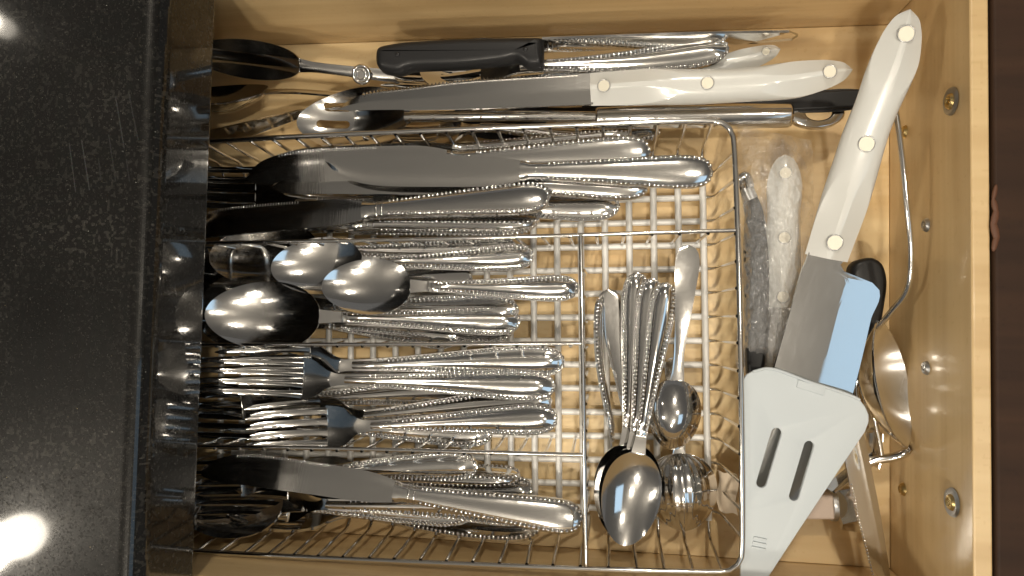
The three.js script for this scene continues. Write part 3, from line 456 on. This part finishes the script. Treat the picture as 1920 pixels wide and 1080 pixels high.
{ // slotted spoon with a tube handle
  const o = group('slotted_spoon', 'steel slotted serving spoon with round tube handle and hanging loop', 'spoon'), L = 0.357, tb = 0.77;
  const W = (t) => { const u = (t - tb) / (1 - tb); return Math.max(0.0005, lerp(0.0042, 0.0225 * Math.pow(Math.max(0, sin(PI * Math.pow(clamp(u), 0.8))), 0.5), ss(0, 0.2, u))); };
  const [bg] = sheet({ L, ts: stations(40).map((u) => tb + u * (1 - tb)), nv: 24, W, E: spline([[tb, 0.014], [0.85, 0.009], [0.93, 0.006], [1, 0.006]]), top: (t, v) => -0.01 * (1 - ((t - 0.885) / 0.115) ** 2 - (v * W(t) / 0.0225) ** 2), thick: () => 0.0013, crease: 50 });
  const ev = new Evaluator(); ev.attributes = ['position', 'normal', 'uv'];
  let br = new Brush(bg); br.updateMatrixWorld();
  for (const [t, z, l] of [[0.935, 0, 0.017], [0.925, 0.0115, 0.014], [0.925, -0.0115, 0.014]]) { const c = new Brush(new THREE.CapsuleGeometry(0.0028, l, 4, 12).rotateZ(PI / 2).scale(1, 8, 1)); c.position.set(t * L, 0, z); c.updateMatrixWorld(); br = ev.evaluate(br, c, SUBTRACTION); br.updateMatrixWorld(); }
  mesh('bowl', br.geometry, M.polished, o);
  mesh('neck', tube([[tb * L + 0.004, 0.013, 0], [0.6 * L, 0.012, 0], [0.42 * L, 0.006, 0]].map((p) => new V3(...p)), 0.0036, 24, 10), M.steel, o);
  mesh('grip', new THREE.LatheGeometry([[0, 0], [0.0062, 0.0004], [0.0068, 0.002], [0.0078, 0.04], [0.0083, 0.09], [0.008, 0.1215], [0.0072, 0.1235], [0, 0.124]].map(([a, b]) => new THREE.Vector2(a, b)), 28).rotateZ(PI / 2).translate(0.154, 0.004, 0), M.steel, o);
  const s = new THREE.Shape(); s.absellipse(0, 0, 0.0155, 0.0082, 0, 2 * PI); const hole = new THREE.Path(); hole.absellipse(-0.001, 0, 0.009, 0.0056, 0, 2 * PI); s.holes.push(hole);
  mesh('hanging_loop', creased(new THREE.ExtrudeGeometry(s, { depth: 0.004, bevelThickness: 0.0012, bevelSize: 0.0012, bevelSegments: 3, curveSegments: 24 }).rotateX(-PI / 2).translate(0.0155, 0.002, 0), rad(40)), M.chrome, o);
  lay(o, L, [1574, 217, 0.024], [563, 233, 0.03], 0);
}
{ // black handled knife against the side board
  const o = group('black_handled_knife', 'knife with thick black plastic handle along the side board', 'knife'), h = 0.066;
  const out = smoothPts([[702, 92], [712, 82], [760, 74], [860, 68], [960, 66], [1010, 66], [1017, 72], [1018, 95], [1017, 118], [1008, 122], [988, 121], [968, 108], [940, 113], [860, 121], [775, 124], [752, 131], [738, 133], [712, 128], [702, 115]].map(([x, y]) => [x, y, 0]), 80);
  mesh('handle', plateShape(out, h, 0.004, 0.006), M.black, o);
  for (const [x, y] of [[745, 102], [985, 92]]) { const m = mesh('rivet', new THREE.SphereGeometry(0.0016, 12, 6).scale(1, 0.4, 1), M.black, o); m.position.copy(P(x, y, h + 0.0001)); }
  mesh('blade', prism([[1016, 74, 0.066], [1300, 64, 0.066], [1480, 61, 0.064], [1497, 68, 0.06], [1485, 76, 0.055], [1400, 83, 0.045], [1016, 100, 0.042]], 0.0016), M.polished, o);
}
function darkSpoon(o, opt) { const k = makeSpoon({ plain: true, ...opt }); for (const [n, g] of k.parts) mesh(n, g, M.polished, o); return k; }  // polished steel; the dark look comes from what it mirrors
{ const o = group('serving_spoon', 'polished serving spoon with rosette joint beside the side board', 'spoon'); const k = darkSpoon(o, { L: 0.22, bowl: 0.075, width: 0.024, hw: 0.006, depth: 0.011 });
  const r = mesh('rosette', merge([new THREE.TorusGeometry(0.0052, 0.0012, 8, 24).rotateX(PI / 2), new THREE.TorusGeometry(0.0029, 0.0008, 8, 20).rotateX(PI / 2), new THREE.CylinderGeometry(0.005, 0.006, 0.003, 24).translate(0, -0.001, 0)]), M.steel, o); r.position.set(0.104, 0.008, -0.001);
  lay(o, k.L, [985, 172, 0.03], [362, 98, 0.046], -20); }
{ const o = group('serving_spoon', 'polished serving spoon on its side at the counter edge', 'spoon'); const k = darkSpoon(o, { L: 0.2, bowl: 0.07, width: 0.034, hw: 0.006, depth: 0.012 }); lay(o, k.L, [862, 176, 0.024], [322, 196, 0.03], 52); }
{ const o = group('cake_server', 'flat polished cake server reaching under the counter', 'server');
  mesh('blade', prism([[300, 268, 0.02], [420, 240, 0.022], [560, 208, 0.024], [578, 206, 0.024], [585, 214, 0.02], [540, 236, 0.012], [470, 256, 0.01], [300, 285, 0.01]], 0.0014), M.polished, o);
  mesh('handle', tube([[575, 212, 0.022], [680, 200, 0.02], [820, 196, 0.016], [930, 206, 0.016]].map((p) => P(...p)), 0.003, 24, 8), M.polished, o); }
{ const o = group('black_serving_spoon', 'black nylon serving spoon under the white handled knife', 'spoon'); const k = makeSpoon({ L: 0.3, bowl: 0.075, width: 0.036, plain: true, hw: 0.0078, depth: 0.012 });
  for (const [n, g] of k.parts) mesh(n, g, M.black, o); lay(o, k.L, [1640, 186, 0.034], [850, 226, 0.012], 0);
  const b = mesh('handle_bar', boxAt(0, 0.2, -0.002, 0.003, -0.0062, 0.0062, 0.0015), M.black, o); b.position.set(0, 0.002, 0); }
cutlery('dinner_fork', [1367, 96, 0.05], [745, 164, 0.034], 12, 'dinner fork with dark beaded handle behind the serrated knife', 'cutlery beside the side board');
cutlery('dinner_fork', [1334, 118, 0.038], [720, 172, 0.028], -10, 'dinner fork under the other fork behind the serrated knife', 'cutlery beside the side board');
cutlery('tablespoon', [1350, 120, 0.026], [790, 138, 0.036], 10, 'tablespoon with its bowl under the black knife handle', 'cutlery beside the side board');
cutlery('salad_fork', [1240, 252, 0.018], [690, 260, 0.018], 40, 'fork lying outside the basket along its rim', 'cutlery beside the side board');

// ---- right of the basket
{ // gravy ladle leaning on the drawer front
  const o = group('gravy_ladle', 'steel ladle with thin bent handle leaning on the drawer front', 'ladle');
  const hp = [[1668, 150, 0.075], [1686, 250, 0.078], [1700, 380, 0.076], [1708, 480, 0.07], [1700, 545, 0.062], [1668, 588, 0.05], [1645, 615, 0.042]].map((p) => P(...p));
  const hg = tube(hp, 0.0017, 60, 8); mesh('handle', hg, M.polished, o);
  const b = mesh('bowl', (() => { const [g] = sheet({ L: 0.085, ts: stations(36), nv: 22, W: (t) => Math.max(0.0004, 0.024 * Math.pow(sin(PI * clamp(t, 0.0001, 0.9999)), 0.6)), top: (t, v) => -0.02 * (1 - (2 * t - 1) ** 2) * (1 - v * v), thick: () => 0.0012, crease: 60 }); return g; })(), M.polished, o);
  const a = P(1648, 600, 0.046), e = P(1702, 838, 0.042), x = e.clone().sub(a); b.scale.setScalar(x.length() / 0.085); x.normalize(); const z = new V3().crossVectors(x, upY).normalize(), y = new V3().crossVectors(z, x);
  b.quaternion.setFromRotationMatrix(new THREE.Matrix4().makeBasis(x, y, z)).multiply(new THREE.Quaternion().setFromAxisAngle(new V3(1, 0, 0), rad(-48))); b.position.copy(a);
}
{ const o = group('black_peeler', 'black plastic peeler handle under the chef knife blade', 'peeler');
  mesh('handle', plateShape(smoothPts([[1598, 500, 0], [1634, 482, 0], [1658, 496, 0], [1666, 535, 0], [1652, 620, 0], [1622, 716, 0], [1592, 712, 0], [1596, 600, 0]], 50), 0.03, 0.006, 0.004), M.black, o);
  const loop = [[1612, 760, 0.032], [1604, 730, 0.034], [1612, 706, 0.036], [1622, 712, 0.036], [1636, 770, 0.034], [1648, 826, 0.03], [1652, 852, 0.028]].map((p) => P(...p)); mesh('peeler_frame', tube(loop, 0.0016, 40, 8), M.polished, o);
  mesh('peeler_blade', prism([[1614, 730, 0.03], [1624, 730, 0.034], [1650, 840, 0.03], [1640, 850, 0.024]], 0.001), M.steel, o); }
{ const o = group('can_opener', 'folded steel can opener with bent strap under the ladle', 'can opener');
  mesh('body', prism([[1622, 812, 0.03], [1636, 806, 0.03], [1656, 812, 0.024], [1654, 862, 0.02], [1648, 880, 0.018], [1626, 866, 0.022]], 0.003), M.polished, o);
  const s = [[1560, 918, 0.028], [1600, 892, 0.026], [1634, 866, 0.024], [1680, 856, 0.026], [1704, 846, 0.03], [1712, 838, 0.034]].map((p) => P(...p));
  mesh('strap', tube(s, 0.0028, 40, 8).scale(1, 1, 1), M.polished, o);
  mesh('lever', prism([[1545, 912, 0.034], [1600, 866, 0.034], [1612, 872, 0.034], [1560, 922, 0.034]], 0.002), M.steel, o); }
{ const o = group('utility_knife', 'narrow steel knife pointing down beside the white guard', 'knife'), L = 0.118;
  const [b] = sheet({ L, ts: stations(36), nv: 16, W: curve([[0, 0.0085], [0.3, 0.0088], [0.6, 0.0082], [0.85, 0.0062], [0.96, 0.0034], [1, 0.0006]]), C: curve([[0, 0], [0.6, 0], [0.9, -0.0012], [1, -0.0035]]), top: (t, v) => 0.0011 - Math.max(0, v - 0.05) * 0.0016 * 0.5 - (v < -0.35 ? (-0.35 - v) * 0.0012 : 0), thick: (t, v) => 0.0014, crease: 4 });
  mesh('blade', b, M.bladeSteel, o);
  const g = []; for (let i = 0; i < 30; i++) { const t = 0.36 + i * 0.019; g.push(new THREE.ConeGeometry(0.0011, 0.0016, 4).rotateX(PI / 2).translate(t * L, 0, 0.0085 - 0.0056 * Math.max(0, t - 0.55))); } mesh('serration', merge(g), M.bladeSteel, o);
  mesh('handle', boxAt(-0.06, 0.002, -0.004, 0.004, -0.007, 0.007, 0.003), M.black, o);
  lay(o, L, [1592, 790, 0.05], [1657, 1100, 0.038], -14); }
{ const o = group('meat_tenderizer', 'wooden handled tool with faceted steel head under the guard', 'tenderizer');
  const a = P(1465, 946, 0.016), b = P(1562, 946, 0.016), len = a.distanceTo(b); o.position.copy(a); o.rotation.y = -Math.atan2(b.z - a.z, b.x - a.x);
  mesh('handle', boxAt(0, len, -0.0075, 0.0075, -0.0078, 0.0078, 0.002), M.pinkWood, o);
  const head = creased(new THREE.CylinderGeometry(0.0105, 0.0135, 0.02, 6).rotateX(PI / 2).rotateZ(rad(8)).rotateX(rad(-35)), rad(20)); mesh('head', head, M.polished, o).position.set(len + 0.0125, 0, 0.004);
  mesh('ferrule', new THREE.CylinderGeometry(0.0102, 0.0102, 0.003, 24).rotateZ(PI / 2), M.zinc, o).position.set(len - 0.0005, 0, 0); }
{ // tongs and serrated spreader in a clear bag
  const o = group('steel_tongs', 'dark steel tongs inside the clear plastic bag', 'tongs');
  const arm = (pts) => tube(pts.map((p) => P(...p)), 0.0042, 40, 8);
  const sq = (pts) => prism(pts, 0.004);
  mesh('arm', sq([[1384, 340, 0.036], [1396, 332, 0.04], [1412, 380, 0.04], [1424, 470, 0.036], [1420, 590, 0.034], [1408, 680, 0.03], [1392, 690, 0.026], [1402, 560, 0.03], [1402, 430, 0.034]]), M.polished, o);
  mesh('arm', sq([[1398, 334, 0.036], [1410, 356, 0.04], [1436, 420, 0.038], [1446, 520, 0.034], [1442, 640, 0.03], [1430, 684, 0.026], [1424, 660, 0.026], [1430, 540, 0.03], [1420, 430, 0.032]]), M.polished, o);
  mesh('hinge', tube([[1386, 336, 0.042], [1398, 330, 0.043], [1406, 352, 0.043]].map((p) => P(...p)), 0.003, 16, 8), M.polished, o);
  const sp = group('black_spatula', 'black plastic spatula handle inside the clear plastic bag', 'spatula');
  mesh('handle', plateShape(smoothPts([[1404, 372, 0], [1420, 366, 0], [1434, 400, 0], [1444, 500, 0], [1442, 610, 0], [1432, 700, 0], [1404, 706, 0], [1400, 600, 0], [1398, 460, 0]], 50), 0.042, 0.005, 0.003), M.black, sp);
  mesh('ferrule', tube([[1400, 352, 0.04], [1410, 374, 0.04]].map((p) => P(...p)), 0.004, 8, 12), M.zinc, sp);
  const k = whiteKnife({ name: 'spreader', label: 'serrated spreader with white handle inside the clear plastic bag', L: 0.165, hf: 0.62, k: 1.04, C: () => 0, Wb: curve([[0.61, 0.01], [0.66, 0.0118], [0.8, 0.012], [0.94, 0.0095], [1, 0.001]]), Cb: curve([[0.61, 0.001], [0.7, 0.003], [1, 0.003]]), grind: 0.1, teeth: true, edge: 1, rivets: [0.13, 0.55, 0.93] });
  lay(k, 0.165, [1472, 290, 0.036], [1462, 752, 0.03], 8);
  const bag = group('plastic_bag', 'crumpled clear plastic bag around tongs and spreader', 'bag');
  const nx = 60, ny = 150, n1 = noise2(128, 256, 9, 26, 91), n2 = noise2(128, 256, 34, 60, 92), pos = [], idx = [];
  for (let iy = 0; iy <= ny; iy++) for (let ix = 0; ix <= nx; ix++) { const u = ix / nx, w = iy / ny, e = Math.min(1, 6 * u * (1 - u) + 0.1) * Math.min(1, 8 * w * (1 - w) + 0.1);
    const k = ((iy / ny * 250) | 0) * 128 + ((ix / nx * 120) | 0), d = (1 - Math.abs(sin(u * 9 - w * 16 + 6 * n1[k]))) ** 3 * 0.003 + (1 - Math.abs(sin(u * 16 + w * 21 + 7 * n2[k]))) ** 4 * 0.0016;
    const px = lerp(1382, 1520, u) + 10 * sin(w * 7) * (u - 0.3) + (n1[k] - 0.5) * 8, py = lerp(248, 712, w) + (u - 0.5) * 30;
    const q = P(px, py, 0.02 + 0.03 * e + 0.007 * (n1[k] - 0.5) + 0.0035 * (n2[k] - 0.5) + d); pos.push(q.x, q.y, q.z); }
  for (let iy = 0; iy < ny; iy++) for (let ix = 0; ix < nx; ix++) { const a = iy * (nx + 1) + ix, b = a + nx + 1; idx.push(a, b, a + 1, a + 1, b, b + 1); }
  const g = new THREE.BufferGeometry(); g.setAttribute('position', new THREE.Float32BufferAttribute(pos, 3)); g.setIndex(idx); g.computeVertexNormals(); mesh('film', uvBox(g), M.film, bag);
}
{ // a torn paper scrap at the basket corner
  const o = group('paper_scrap', 'crumpled beige paper scrap beside the shell spoon', 'paper');
  const pos = [], idx = [], n = 14; for (let i = 0; i <= n; i++) for (let j = 0; j <= n; j++) { const u = i / n, w = j / n, q = P(lerp(1346, 1382, w) + 3 * sin(u * 7), lerp(880, 956, u) + 12 * w + 3 * sin(w * 6), 0.014 + 0.016 * w + 0.0022 * sin(u * 5 + w * 3) + 0.0012 * sin(w * 9 - u * 4)); pos.push(q.x, q.y, q.z); }
  for (let i = 0; i < n; i++) for (let j = 0; j < n; j++) { const a = i * (n + 1) + j, b = a + n + 1; idx.push(a, a + 1, b, a + 1, b + 1, b); }
  const g = new THREE.BufferGeometry(); g.setAttribute('position', new THREE.Float32BufferAttribute(pos, 3)); g.setIndex(idx); g.computeVertexNormals(); mesh('sheet', uvBox(g), M.paper, o);
}

console.log(report.filter((r) => Math.abs(r.split(' ')[1] - 1) > 0.09).join('; '));
renderer.render(scene, camera);
